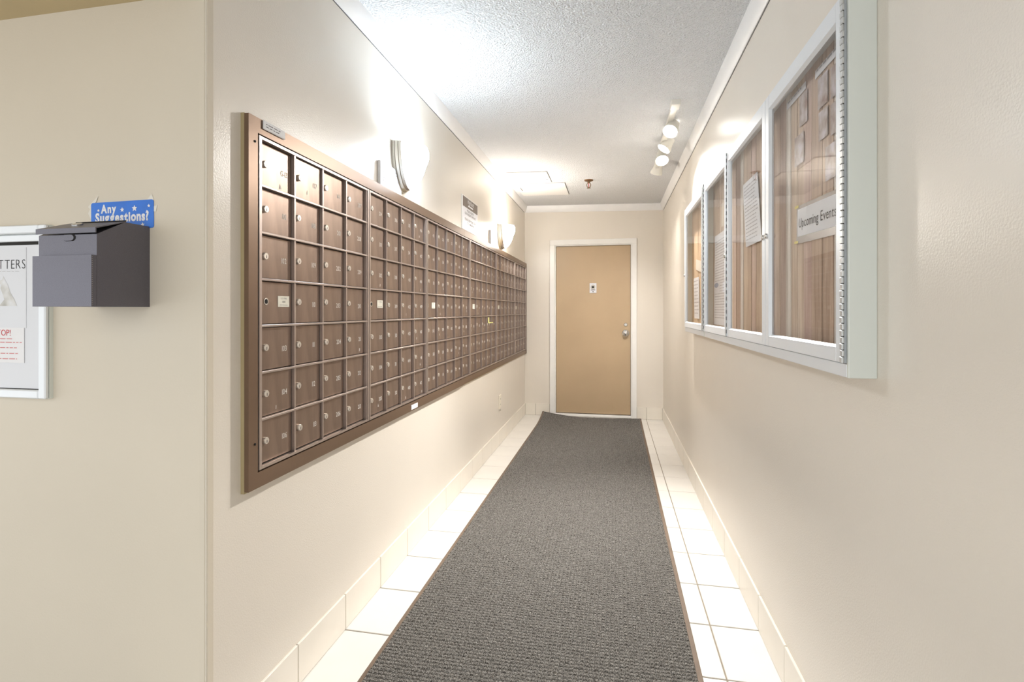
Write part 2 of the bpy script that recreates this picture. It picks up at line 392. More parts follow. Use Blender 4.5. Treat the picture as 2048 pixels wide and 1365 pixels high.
sharp(MB().lathe([(0.013, 0), (0.013, 0.004), (0.006, 0.006)], (-0.224, YB + 0.0105, 1.522), (0, -1, 0), 14).build('viewer_lens', M['dark'], vp))
MB().box(-0.25, -0.198, YB + 0.0165, YB + 0.0182, 1.485, 1.492).build('name_slot', M['ink'], vp)
sharp(MB().lathe([(0.006, 0), (0.006, 0.003)], (-0.224, YB + 0.018, 1.468), (0, -1, 0), 10).build('bell_button', M['dark'], vp))
sharp(MB().lathe([(0.021, 0), (0.021, 0.006), (0.016, 0.012), (0.0, 0.012)], (0.150, YB + 0.028, 1.083), (0, -1, 0), 20).build('deadbolt', M['nickel'], dr))
kn = sharp(MB().lathe([(0.040, 0), (0.040, 0.004), (0.034, 0.010), (0.013, 0.013), (0.012, 0.03)], (0.150, YB + 0.028, 0.985), (0, -1, 0), 24).build('knob_rose', M['chrome'], dr))
MB().lathe([(0.012, 0.028), (0.022, 0.032), (0.028, 0.042), (0.0285, 0.052), (0.024, 0.061), (0.012, 0.064), (0.0, 0.0645)], (0.150, YB + 0.028, 0.985), (0, -1, 0), 24).build('knob', M['chrome'], kn, smooth=True)

# ================================================================== MAILBOXES
TY0, TY1, TZ0, TZ1 = 1.268, 6.015, 0.735, 1.808
OY0, OY1, OZ0, OZ1 = 1.306, 5.975, 0.780, 1.764
trim = tag(empty('mailbox_trim', (XL, 3.6, TZ0)), 'long brown metal trim frame around the wall of mailboxes', 'frame')
def mitre(name, pts4, parent, x0, x1, mat):   # pts in (y,z)
    return MB().prism(pts4, 0, x0, x1).build(name, mat, parent)
x0t = XL + 0.0115
ymid = 3.40
mitre('trim_strip', [(TY0, TZ0), (OY0, OZ0), (OY0, OZ1), (TY0, TZ1)], trim, x0t, XM, M['bronzetrim'])
mitre('trim_strip', [(TY0, TZ1), (OY0, OZ1), (ymid - 0.0008, OZ1), (ymid - 0.0008, TZ1)], trim, x0t, XM, M['bronzetrim'])
mitre('trim_strip', [(ymid + 0.0008, OZ1), (OY1, OZ1), (TY1, TZ1), (ymid + 0.0008, TZ1)], trim, x0t, XM, M['bronzetrim'])
mitre('trim_strip', [(TY0, TZ0), (ymid - 0.0008, TZ0), (ymid - 0.0008, OZ0), (OY0, OZ0)], trim, x0t, XM, M['bronzetrim'])
mitre('trim_strip', [(ymid + 0.0008, TZ0 + 0.004), (TY1, TZ0 + 0.004), (OY1, OZ0), (ymid + 0.0008, OZ0)], trim, x0t, XM - 0.003, M['bronzetrim'])
mitre('trim_strip', [(TY1, TZ0), (OY1, OZ0), (OY1, OZ1), (TY1, TZ1)], trim, x0t, XM, M['bronzetrim'])
ub = 0.006
MB().box(XL, XL + 0.0115, TY0 + 0.0, TY1, TZ0 - ub, OZ0).box(XL, XL + 0.0115, TY0, TY1, OZ1, TZ1 + 0.002).box(XL, XL + 0.0115, TY0, OY0, OZ0, OZ1).box(XL, XL + 0.0115, OY1, TY1, OZ0, OZ1).build('backing_strip', M['khaki'], trim)
MB().box(XL, XL + 0.0008, OY0, OY1, OZ0, OZ1).build('gap_shade', M['dark'], trim)  # dark sheet paints in the shade of the gap around the units
for (sy, sz) in ((1.293, 1.735), (1.293, 0.865)):
    sharp(MB().lathe([(0.0035, 0), (0.0035, 0.002), (0.0, 0.003)], (XM, sy, sz), (1, 0, 0), 10).build('screw', M['dark'], trim))
tag(MB().box(XM, XM + 0.003, 2.45, 2.535, TZ0 + 0.006, TZ0 + 0.03, 0.001).build('name_label', M['paper']), 'small white label stuck on the lower mailbox trim', 'label')
lb = tag(MB().box(XM, XM + 0.006, 1.325, 1.425, 1.782, 1.808, 0.002).build('tape_label', M['paper']), 'white label holder on the top mailbox trim near corner', 'label')
t = MB(); scribble(t, (XM + 0.0065, 1.333, 1.797), (0, 1, 0), (0, 0, 1), 0.08, 0.015, 2); t.build('fine_print', M['ink'], lb)

# number sequence: 14 boxes on each floor
seq = ['G-13', '101', '102', None, '103', '104', '106'] + [str(v) for v in range(107, 115)]
for fl_ in range(2, 16):
    seq += [str(fl_ * 100 + k) for k in range(1, 15)]
seqn = [s_ for s_ in seq if s_]
UB = [1.308, 1.991, 2.678, 3.553, 4.412, 5.275, 5.972]
UC = [4, 4, 5, 5, 5, 4]
RZ = [1.754 - (1.754 - 0.791) / 7 * k for k in range(8)]   # rail centres
XD = XM - 0.013        # door face
lockm = {}
def lock_mesh():
    m = MB()
    m.lathe([(0.0105, -0.004), (0.0105, 0.004), (0.0095, 0.0058), (0.0, 0.0058)], (0, 0, 0), (1, 0, 0), 14)
    m.cur = 1; m.box(0.0058, 0.0062, -0.0011, 0.0011, -0.0065, 0.002)
    return m.mesh('lock', [M['lock'], M['ink']], (0, 0, 0))
def hole_mesh():
    m = MB(); m.lathe([(0.0105, 0.0), (0.0105, 0.0015), (0.0080, 0.0018), (0.0078, 0.0004), (0.0, 0.0004)], (0, 0, 0), (1, 0, 0), 14)
    m.cur = 1; m.lathe([(0.0076, 0.0005), (0.0, 0.0006)], (0, 0, 0), (1, 0, 0), 12)
    return m.mesh('lock_hole', [M['lock'], M['dark']], (0, 0, 0))
LOCK, HOLE = lock_mesh(), hole_mesh()
smx = [MB().add([(0, 0, 0), (0, .006, .001), (0, .009, .012), (0, .002, .014)], [(0, 1, 2, 3)]), MB().add([(0, 0, 0), (0, .010, .002), (0, .003, .016)], [(0, 1, 2)]),
       MB().add([(0, 0, 0), (0, .003, 0), (0, .004, .012), (0, .001, .012)], [(0, 1, 2, 3)])]
SMUDGE = [m.mesh('scuff', M['smudge'], (0, 0, 0)) for m in smx]
pos_i = 0
ULAB = ['nearest brown mailbox bank, doors G-13 to 213, leftmost in the row', 'second brown mailbox bank from the camera, just past the one numbered 106',
        'third brown mailbox bank, five doors wide, under the privacy sign', 'fourth brown mailbox bank, with a yellow sticker scrap on one door',
        'fifth brown mailbox bank, second to last before the tan door', 'last and farthest brown mailbox bank in the corner by the end wall']
def link(name, me, parent, loc):
    o = bpy.data.objects.new(name, me); C.objects.link(o); o.parent = parent; o.location = loc; return o
for ui in range(6):
    ya, yb = UB[ui] + 0.002, UB[ui + 1] - 0.002; nc = UC[ui]
    u = tag(empty('mailbox_unit', (XL, (ya + yb) / 2, OZ0)), ULAB[ui], 'mailboxes', 'apartment mailbox banks')
    og = ORG[u.name]
    ft = 0.011                                   # outer frame strip
    zt, zb = OZ1 - 0.005, OZ0 + 0.005
    fr = MB().box(XL + 0.001, XM + 0.002, ya, ya + ft, zb, zt).box(XL, XM + 0.002, yb - ft, yb, zb, zt).box(XL, XM + 0.001, ya + ft, yb - ft, zt - 0.008, zt).box(XL, XM + 0.001, ya + ft, yb - ft, zb, zb + 0.008)
    fr.build('frame', M['bronzerail'], u)
    MB().box(XL + 0.001, XL + 0.003, ya + ft, yb - ft, zb + 0.008, zt - 0.008).build('back_plate', M['bronzedark'], u)
    iy0, iy1 = ya + ft + 0.0005, yb - ft - 0.004; cw = (iy1 - iy0) / nc
    for r in range(1, 7):
        MB().box(XL + 0.003, XM + 0.0005, ya + ft, yb - ft, RZ[r] - 0.0035, RZ[r] + 0.0035, 0.001).build('rail', M['bronzerail'], u)
    for c in range(1, nc + 1):
        y = iy0 + cw * c
        MB().box(XL + 0.003, XM - 0.0015, y - 0.0035, y + 0.0035, zb + 0.008, zt - 0.008).build('divider', M['bronzerail'], u)
    dw, dh = cw - 0.010, RZ[0] - RZ[1] - 0.011
    DM = MB().box(-0.0022, 0, -dw / 2, dw / 2, -dh / 2, dh / 2, 0.0009).mesh('door', M['bronze'], (0, 0, 0))
    for c in range(nc):
        for r in range(7):
            yc = iy0 + cw * (c + 0.5); zc = (RZ[r] + RZ[r + 1]) / 2
            dx = random.uniform(-0.0012, 0.0012)
            if ui == 0 and (c, r) in ((1, 0), (1, 6)): dx = 0.004
            d = link('door', DM, u, (XD + dx - og[0], yc - og[1], zc - og[2]))
            ly = -dw / 2 + 0.024
            if c == 0 and r == 3:
                link('lock_hole', HOLE, d, (0, ly + 0.006, 0.004))
                pl = MB(); pw = 0.056; pl.box(0, 0.0012, dw / 2 - pw - 0.012, dw / 2 - 0.012, -0.012, 0.022, 0.0004)
                pl.cur = 1
                py = dw / 2 - pw / 2 - 0.012
                text(pl, 'U.S. MAIL', 0.0075, (0.0014, py, 0.0125), (0, 1, 0)); text(pl, '0001', 0.0085, (0.0014, py, 0.0015), (0, 1, 0)) if ui == 0 else None
                pl.add([(0.0014, py - 0.02, -0.006), (0.0014, py + 0.02, -0.006), (0.0014, py + 0.02, -0.005), (0.0014, py - 0.02, -0.005)], [(0, 1, 2, 3)])
                link('mail_plate', pl.mesh('mail_plate', [M['plate'], M['ink']], (0, 0, 0)), d, (0, 0, 0)); continue
            link('lock', LOCK, d, (0.003, ly, random.uniform(0.000, 0.008)))
            s_ = seqn[pos_i]; pos_i += 1
            m = MB(); text(m, s_, 0.024, (0, dw * 0.27, -0.012), (0, 1, 0), condense=0.75, track=0.14, bold=0.012)
            link('number', m.mesh('number', M['numberpaint'], (0, 0, 0)), d, (0.0005, 0, random.uniform(-0.002, 0.002)))
            if random.random() < 0.33:
                link('scuff', random.choice(SMUDGE), d, (0.0006, random.uniform(-0.03, 0.05), -dh / 2 + random.uniform(0.004, 0.03)))
st = MB().box(XM + 0.001, XM + 0.0018, 4.088, 4.12, 1.145, 1.19).box(XM + 0.001, XM + 0.0018, 4.12, 4.26, 1.142, 1.15)
tag(st.build('sticker_scrap', M['stickernote']), 'pale yellow torn sticker scrap on a far mailbox door', 'sticker')

# ================================================================== WALL SCONCES
def sconce(yc, ztop, gl, watts, col, label):
    A, B, H = 0.102, 0.080, 0.205
    root = tag(empty('wall_sconce', (XL, yc, ztop - H)), label, 'wall lamp', 'half-bowl wall sconces')
    def half(t): return A * max(0.0, 1 - t ** 2.3) ** 0.62
    # back plate and stepped rim following the shield outline
    N_ = 22
    ol = [(half(k / N_), 1 - k / N_) for k in range(N_ + 1)]
    def outline(sc, dz):
        pts = [(yc - a * sc, ztop + 0.004 - (1 - b) * H * sc - dz) for a, b in ol] + [(yc + a * sc, ztop + 0.004 - (1 - b) * H * sc - dz) for a, b in ol[::-1][1:]]
        return pts
    steps = [(0.0, 1.13), (0.014, 1.13), (0.016, 1.09), (0.030, 1.085), (0.032, 1.05), (0.046, 1.045), (0.048, 1.0), (0.048, 0.9)]
    m = MB(); rings = [[(XL + dx, y, z) for y, z in outline(sc, 0)] for dx, sc in steps]; k = len(rings[0])
    for r in rings: m.v += r
    for i in range(len(rings) - 1):
        for j in range(k):
            j2 = (j + 1) % k; m.f.append((i*k+j, (i+1)*k+j, (i+1)*k+j2, i*k+j2)); m.mi.append(0)
    m.f.append(tuple(range(k))); m.mi.append(0)
    m.f.append(tuple((len(rings)-1)*k + j for j in range(k))[::-1]); m.mi.append(0)
    sharp(m.build('metal_rim', M['nickel'], root), 30)
    # glass half bowl, open at the top, real thickness
    g = MB()
    def surf(off):
        def fn(u_, v_):
            t = v_ * 0.985; ph = math.pi * (u_ - 0.5); a = half(t) - off; b = (B * max(0.0, 1 - t ** 2.0) ** 0.7 + 0.012) - off
            b *= (0.94 + 0.10 * math.sin(math.pi * min(1, t * 2.2)) if t < 0.45 else 0.94 + 0.10 * math.sin(math.pi * 0.99))
            a = max(a, 0.002); b = max(b, 0.004)
            return (XL + 0.046 + b * math.cos(ph), yc + a * math.sin(ph), ztop - H * t)
        return fn
    g.grid(surf(0), 28, 18); g.grid(surf(0.004), 28, 18)
    n1 = 29
    for i in range(28): g.f.append((i, n1 * 19 + i, n1 * 19 + i + 1, i + 1)); g.mi.append(0)
    g.build('glass_bowl', gl, root, smooth=True)
    m = MB().lathe([(0.012, 0), (0.012, 0.03), (0.02, 0.04), (0.024, 0.06), (0.020, 0.08), (0.0, 0.09)], (XL + 0.085, yc, ztop - 0.135), (0, 0, 1), 14)
    m.build('bulb', M['bulb'], root, smooth=True)
    l = bpy.data.lights.new('sconce_light', 'POINT'); l.energy = watts; l.color = col; l.shadow_soft_size = 0.025
    lo = bpy.data.objects.new('sconce_light', l); C.objects.link(lo); lo.parent = root; lo.location = (0.085, 0, H - 0.02)
    return root
sconce(2.385, 2.056, M['glass_cool'], SC1_W, (0.70, 0.86, 1.0), 'nearer lit glass wall sconce with nickel rim, above the second mailbox bank')
sconce(4.67, 2.040, M['glass_warm'], SC2_W, (1.0, 0.94, 0.86), 'farther lit glass wall sconce with nickel rim, close to the end wall')

# papers / holders behind the sconces
def wallbox(y0, y1, z0, z1, th, label):
    r = tag(MB().box(XL, XL + th, y0, y1, z0, z1, 0.002).build('paper_holder', M['paper']), label, 'holder', 'white paper holders on the mailbox trim')
    return r
h1 = wallbox(2.125, 2.36, TZ1 + 0.004, 1.925, 0.014, 'white paper holder on the wall under the nearer sconce')
t = MB(); scribble(t, (XL + 0.0146, 2.15, 1.905), (0, 1, 0), (0, 0, 1), 0.19, 0.08, 6); t.build('fine_print', M['paperink'], h1)
wallbox(4.24, 4.48, TZ1 + 0.004, 1.94, 0.014, 'white paper holder on the wall beside the farther sconce')

# privacy sign
sg = tag(MB().box(XL, XL + 0.006, 3.415, 3.835, 1.822, 2.064, 0.002).build('wall_sign', M['whitepaint']), 'white wall sign with dark brown header above the mailboxes', 'sign')
MB().box(XL + 0.006, XL + 0.0072, 3.43, 3.82, 1.832, 2.056).build('sign_face', M['signwhite'], sg)
MB().box(XL + 0.0072, XL + 0.0082, 3.43, 3.82, 1.985, 2.056).build('sign_header', M['brownhead'], sg)
t = MB(); fit_text(t, 'Highland', 0.16, (XL + 0.0086, 3.625, 2.020), (0, 1, 0), 0.05, italic=0.3)
t.box(XL + 0.0082, XL + 0.0088, 3.56, 3.69, 2.000, 2.010); t.build('header_lettering', M['signwhite'], sg)
t = MB()
for s_, z, wd in (('PLEASE RESPECT', 1.958, .25), ('OUR RESIDENTS PRIVACY', 1.934, .33), ('PLEASE KEEP NOISE LEVEL', 1.893, .36), ('TO A MINIMUM', 1.868, .22)):
    fit_text(t, s_, wd, (XL + 0.0076, 3.625, z), (0, 1, 0), 0.024, bold=0.01)
t.build('lettering', M['ink'], sg)

# wall outlet low on the left wall
ol = tag(MB().box(XL, XL + 0.006, 4.60, 4.69, 0.335, 0.46, 0.002).build('wall_outlet', M['cream_plastic']), 'ivory electrical outlet low on the left wall', 'outlet')
for z in (0.372, 0.423):
    so = MB().box(XL + 0.006, XL + 0.0085, 4.626, 4.664, z - 0.015, z + 0.015, 0.002).build('socket', M['cream_plastic'], ol)
    MB().box(XL + 0.0085, XL + 0.0089, 4.635, 4.638, z - 0.006, z + 0.006).box(XL + 0.0085, XL + 0.0089, 4.652, 4.655, z - 0.006, z + 0.006).build('slots', M['dark'], so)
MB().box(XL + 0.006, XL + 0.02, 4.60, 4.62, 0.320, 0.336, 0.003).build('bottom_clip', M['nickel'], ol)

# ================================================================== RUG
RA, RB_, RY0, RY1 = (-0.842, 0.300), (-0.812, 0.322), 1.0, 5.985     # (left,right) at Y 1.6 and 6.1
def rug_x(y, s_):
    k = (y - 1.6) / 4.5; l = RA[0] + (RB_[0] - RA[0]) * k; r = RA[1] + (RB_[1] - RA[1]) * k; return l + (r - l) * s_
def rug_lift(y, s_):
    k = max(0, (y - 5.45) / 0.535) ** 2
    return k * (0.052 * max(0, 1 - s_ * 2.6) ** 1.4 + 0.010 * max(0, (s_ - 0.7) / 0.3))
rug = tag(empty('floor_runner', (-0.26, 3.5, 0)), 'long grey waffle-textured floor runner with brown rubber edges', 'rug')
bw = 0.019
NXN, PY = 64, 0.0176; nyn = int((RY1 - 0.03 - RY0) / PY)
SUB = np.array([0.0, 0.13, 0.30, 0.70, 0.87]); SHP = np.array([0.0, 0.80, 1.0, 1.0, 0.80])
iu = np.append((np.arange(NXN)[:, None] + SUB).ravel(), NXN); iv = np.append((np.arange(nyn)[:, None] + SUB).ravel(), nyn)
hu = np.append(np.tile(SHP, NXN), 0); hv = np.append(np.tile(SHP, nyn), 0)
NX, NY = len(iu) - 1, len(iv) - 1
U, V = np.meshgrid(iu, iv); HU, HV = np.meshgrid(hu, hv)
ramp = np.random.uniform(0.75, 1.1, (nyn + 2, NXN + 2)); amp = ramp[np.minimum(V.astype(int), nyn), np.minimum(U.astype(int), NXN)]
Hh = 0.0105 * np.minimum(0.25 + 0.75 * HU, HV) * amp
Yv = RY0 + V * PY + np.random.uniform(-1, 1, V.shape) * 0.0006
S = U / NXN
kk = (Yv - 1.6) / 4.5
lX = RA[0] + (RB_[0] - RA[0]) * kk + bw; rX = RA[1] + (RB_[1] - RA[1]) * kk - bw
Xv = lX + (rX - lX) * S + np.random.uniform(-1, 1, V.shape) * 0.0006
lift = np.maximum(0, (Yv - 5.45) / 0.535) ** 2 * (0.052 * np.maximum(0, 1 - S * 2.6) ** 1.4 + 0.010 * np.maximum(0, (S - 0.7) / 0.3))
Zv = 0.0025 + Hh + lift + np.random.uniform(-1, 1, V.shape) * 0.0004
co = np.stack([Xv + 0.26, Yv - 3.5, Zv], -1).reshape(-1, 3).astype(np.float32)
idx = np.arange((NX + 1) * (NY + 1)).reshape(NY + 1, NX + 1)
fa = np.stack([idx[:-1, :-1], idx[:-1, 1:], idx[1:, 1:], idx[1:, :-1]], -1).reshape(-1, 4)
me = bpy.data.meshes.new('pile'); me.vertices.add(len(co)); me.vertices.foreach_set('co', co.ravel())
me.loops.add(fa.size); me.loops.foreach_set('vertex_index', fa.ravel().astype(np.int32))
me.polygons.add(len(fa)); me.polygons.foreach_set('loop_start', (np.arange(len(fa)) * 4).astype(np.int32)); me.polygons.foreach_set('loop_total', np.full(len(fa), 4, np.int32))
me.materials.append(M['rug']); me.materials.append(M['pilebase'])
me.update(calc_edges=True); me.validate()
po = bpy.data.objects.new('pile', me); C.objects.link(po); po.parent = rug; po['kind'] = 'stuff'
# rubber edges
for s_ in (0, 1):
    m = MB(); NN = 90
    prof2 = [(0, 0.0005), (0.003, 0.004), (bw, 0.0065), (bw, 0.0005)]
    for k in range(NN + 1):
        y = RY0 + (RY1 - RY0) * k / NN; x = rug_x(y, s_); lf = rug_lift(y, s_)
        for d, h in prof2: m.v.append((x + d * (1 if s_ == 0 else -1), y, h + lf))
    for k in range(NN):
        for j in range(4):
            j2 = (j + 1) % 4; m.f.append((k*4+j, k*4+j2, (k+1)*4+j2, (k+1)*4+j)); m.mi.append(0)
    m.f += [(0, 1, 2, 3), (NN*4+3, NN*4+2, NN*4+1, NN*4)]; m.mi += [0, 0]
    m.build('rubber_edge', M['rubber'], rug)
for (ya, yb) in ((RY1 - 0.032, RY1), (RY0 - 0.02, RY0)):
    m = MB(); NN = 40
    for k in range(NN + 1):
        s_ = k / NN; y1_ = yb; 
        for (y, h) in ((ya, 0.0005), (ya, 0.006), (yb, 0.004), (yb, 0.0005)): m.v.append((rug_x(y, s_), y, h + rug_lift(y, s_)))
    for k in range(NN):
        for j in range(4):
            j2 = (j + 1) % 4; m.f.append((k*4+j, k*4+j2, (k+1)*4+j2, (k+1)*4+j)); m.mi.append(0)
    m.f += [(0, 1, 2, 3), (NN*4+3, NN*4+2, NN*4+1, NN*4)]; m.mi += [0, 0]
    m.build('end_edge', M['pilebase'], rug)

# ================================================================== DISPLAY CASES
XF = 0.510; CZ0, CZ1 = 1.100, 1.963
def display_case(ya, yb, doors, label, pmats, far):
    root = tag(empty('display_case', (XR, (ya + yb) / 2, CZ0)), label, 'display case', 'glazed notice cases on the right wall')
    th = 0.010
    MB().box(XF, XR, ya, ya + th, CZ0, CZ1, 0.0015).build('side_panel', M['alubody'], root)
    MB().box(XF, XR, yb - th, yb, CZ0, CZ1, 0.0015).build('side_panel', M['alubody'], root)
    MB().box(XF, XR, ya + th, yb - th, CZ1 - 0.02, CZ1, 0.0015).build('top_rail', M['alu'], root)
    MB().box(XF, XR, ya + th, yb - th, CZ0, CZ0 + 0.030, 0.0015).build('bottom_rail', M['alu'], root)
    # plank backing
    y = ya + th; k = 0
    while y < yb - th - 1e-4:
        wd = random.uniform(0.045, 0.075) if not far else random.uniform(0.08, 0.12)
        y2 = min(y + wd, yb - th)
        if yb - th - y2 < 0.03: y2 = yb - th
        nn = 12; ph = random.uniform(0, 6); am = 0.0016
        m = MB(); z0, z1 = CZ0 + 0.03, CZ1 - 0.02; pts = []
        for q in range(nn + 1):
            z = z0 + (z1 - z0) * q / nn; wv = am * math.sin(ph + 7 * q / nn)
            pts.append((y + 0.0022 + (wv if q not in (0,) else 0), z))
        pts += [(y2 - 0.0010, z1), (y2 - 0.0010, z0)]
        xx = random.uniform(0.0095, 0.012)
        m.prism(pts, 0, XR - xx, XR - 0.004); m.build('plank', random.choice(pmats), root); y = y2; k += 1
    MB().box(XR - 0.004, XR, ya + th, yb - th, CZ0 + 0.03, CZ1 - 0.02).build('back_sheet', M['bronzedark'], root)
    for (d0, d1, hinge_side) in doors:
        sw = 0.036; dz0, dz1 = CZ0 + 0.032, CZ1 - 0.004; gz0, gz1 = 1.165, 1.913
        m = MB(); xf0, xf1 = XF - 0.006, XF + 0.010
        m.box(xf0, xf1, d0, d0 + sw, dz0, dz1, 0.0015).box(xf0, xf1, d1 - sw, d1, dz0, dz1, 0.0015)
        m.box(xf0 + 0.0002, xf1, d0 + sw, d1 - sw, dz0, gz0, 0.0012).box(xf0 + 0.0002, xf1, d0 + sw, d1 - sw, gz1, dz1, 0.0012)
        door = m.build('door', M['alu'], root)
        # inner sloped beads
        b = MB(); bd = 0.006
        b.prism([(xf0, d0 + sw), (XF + 0.003, d0 + sw + bd), (XF + 0.003, d0 + sw)], 2, gz0, gz1)
        b.prism([(xf0, d1 - sw), (XF + 0.003, d1 - sw), (XF + 0.003, d1 - sw - bd)], 2, gz0, gz1)
        b.prism([(xf0, gz0), (XF + 0.003, gz0), (XF + 0.003, gz0 + bd)], 1, d0 + sw, d1 - sw)
        b.prism([(xf0, gz1), (XF + 0.003, gz1 - bd), (XF + 0.003, gz1)], 1, d0 + sw, d1 - sw)
        b.build('glazing_bead', M['alu'], door)
        MB().box(XF + 0.003, XF + 0.006, d0 + sw - 0.004, d1 - sw + 0.004, gz0 - 0.004, gz1 + 0.004).build('glass_pane', M['pane'], door)
        hy = d0 if hinge_side < 0 else d1; ly = d1 - sw * 0.45 if hinge_side < 0 else d0 + sw * 0.45
        h = MB(); z = dz0; kk_ = 0
        hw = 0.0065
        while z < dz1 - 0.01:
            z2 = min(z + 0.0148, dz1); off = 0.0 if kk_ % 2 == 0 else 0.0025
            h.box(xf0 - 0.0045, xf0, hy - hw - off * hinge_side * -1, hy + hw - off * hinge_side * -1, z + 0.0006, z2 - 0.0006, 0.001); z = z2; kk_ += 1
        h.build('piano_hinge', M['hinge'], door)
        MB().box(xf0 - 0.002, xf0 + 0.0005, hy - 0.0055, hy + 0.0055, dz0, dz1).build('hinge_gap', M['dark'], door)
        sharp(MB().lathe([(0.0095, 0), (0.0095, 0.004), (0.008, 0.0065), (0.0045, 0.0065), (0.004, 0.004), (0, 0.004)], (xf0, ly, 1.497), (-1, 0, 0), 16).build('cam_lock', M['chrome'], door))
    return root
case1 = display_case(1.245, 3.040, [(1.259, 1.846, -1), (1.850, 2.443, 1), (2.449, 3.026, 1)], 'nearest white aluminium display case with three glass doors', PL, False)
case2 = display_case(3.052, 3.822, [(3.075, 3.806, -1)], 'farther white aluminium display case with a single glass door', [PLFAR], True)

XP = XR - 0.0135      # face of paper inside a case
def sheet(name, yn, yf, z0, z1, mat, label, cat, tilt=0.0, group=None, dx=0.0, rows=0, bend=0.0, skew=0.0):
    """paper pinned on the planks; yn = near edge, yf = far edge; tilt turns it in the wall plane"""
    cy, cz = (yn + yf) / 2, (z0 + z1) / 2; ct, st_ = math.cos(tilt), math.sin(tilt)
    hw, hh = (yf - yn) / 2, (z1 - z0) / 2
    def P(a, b, d):   # a along -Y (reading direction), b up
        yy = -a * ct - b * st_; zz = -a * st_ + b * ct
        yy = -(a * ct - b * st_); zz = a * st_ + b * ct
        return (XP - dx - d - bend * (1 - (b / hh)) * 0.5, cy + yy + skew * b, cz + zz)
    m = MB(); nb = 6
    for d in (0.0, 0.0006):
        m.grid(lambda u_, v_: P((u_ - .5) * 2 * hw, (v_ - .5) * 2 * hh, d), 1, nb)
    o = tag(m.build(name, mat), label, cat, group)
    if rows:
        t = MB(); z = hh * 0.86; stp = hh * 1.75 / rows
        for i in range(rows):
            x = -hw * 0.86; end = hw * (0.86 - random.random() * 0.4)
            while x < end:
                wl = min(random.uniform(0.01, 0.035), end - x); th_ = stp * 0.3
                t.add([P(x, z, 0.0009), P(x + wl, z, 0.0009), P(x + wl, z - th_, 0.0009), P(x, z - th_, 0.0009)], [(0, 1, 2, 3)]); x += wl + 0.006
            z -= stp
        t.build('fine_print', M['paperink'], o)
    return o, P
# Upcoming Events sign: grey sleeve, white card, yellow tape
o, P = sheet('event_sign', 1.372, 1.700, 1.446, 1.560, M['plasticframe'], 'grey framed Upcoming Events sign taped inside the nearest case', 'sign', tilt=-0.04)
m = MB(); m.add([P(-.154, -.036, .0012), P(.154, -.036, .0012), P(.154, .046, .0012), P(-.154, .046, .0012)], [(0, 1, 2, 3)]); m.build('card', M['paper'], o)
t2, f2, w2 = text2d('Upcoming Events', 0.040, condense=0.8)
kf = 0.262 / w2
m = MB(); m.add([P(a * kf - 0.010, b - 0.010, 0.0018) for a, b in t2], f2); m.build('lettering', M['blackink'], o)
for s_ in (0.055, -0.052):
    m = MB(); m.add([P(-.178, s_ - .004, .002), P(-.146, s_ - .004, .002), P(-.146, s_ + .004, .002), P(-.178, s_ + .004, .002)], [(0, 1, 2, 3)]); m.build('tape', M['yellow'], o)
# faded photo prints and caption strips high in the nearest case
for (yn, yf, z0, z1, lab) in ((1.385, 1.452, 1.795, 1.875, 'faded photo print nearest the hinge, top row of the near case'), (1.470, 1.535, 1.798, 1.882, 'faded photo print second from the hinge, top row of the near case'),
        (1.385, 1.452, 1.700, 1.780, 'faded photo print nearest the hinge, middle row of the near case'), (1.470, 1.530, 1.710, 1.788, 'faded photo print second from the hinge, middle row of the near case'),
        (1.612, 1.675, 1.800, 1.892, 'faded photo print under the left caption strip in the near case'), (1.640, 1.716, 1.690, 1.780, 'faded photo print lowest on the left in the near case'),
        (1.410, 1.485, 1.590, 1.680, 'faded photo print just above the Upcoming Events sign')):
    sheet('photo_print', yn, yf, z0, z1, M['photo'], lab, 'photo', group='photo prints in the near case', dx=0.0004)
sheet('caption_strip', 1.380, 1.555, 1.892, 1.915, M['paper'], 'white caption strip nearer the hinge at the case top', 'caption', rows=1)
sheet('caption_strip', 1.625, 1.790, 1.897, 1.919, M['paper'], 'white caption strip farther from the hinge at the case top', 'caption', rows=1)
# tilted letter behind the second door, paper and badge behind the third, slip in the far case
sheet('letter_sheet', 2.092, 2.318, 1.513, 1.790, M['paper'], 'white letter hanging askew behind the second glass door', 'paper', rows=16, bend=0.006, skew=0.28)
sheet('notice_sheet', 2.630, 2.985, 1.172, 1.655, M['paper'], 'large white printed notice behind the third glass door', 'paper', rows=30, skew=-0.06)
bo, P = sheet('badge_sticker', 2.830, 2.985, 1.344, 1.405, M['signwhite'], 'small white badge sticker with blue oval over the printed notice', 'sticker', dx=0.002)
m = MB(); m.add([P(.055 * math.cos(a) - .005, .013 * math.sin(a) + .010, .0014) for a in [2 * math.pi * i / 18 for i in range(18)]], [tuple(range(18))]); m.build('blue_oval', material('dull_blue_print', srgb(130, 150, 180), 0.6), bo)
sheet('paper_slip', 3.49, 3.70, 1.195, 1.47, M['paper'], 'narrow white slip hanging in the far single-door case', 'paper', rows=10, skew=0.10)
sheet('small_card', 3.30, 3.62, 1.50, 1.57, M['cream'], 'cream card pinned midway in the far single-door case', 'paper', tilt=-0.15)
sheet('pinned_card', 2.66, 2.80, 1.68, 1.80, M['cream'], 'cream card pinned high behind the third glass door', 'paper')

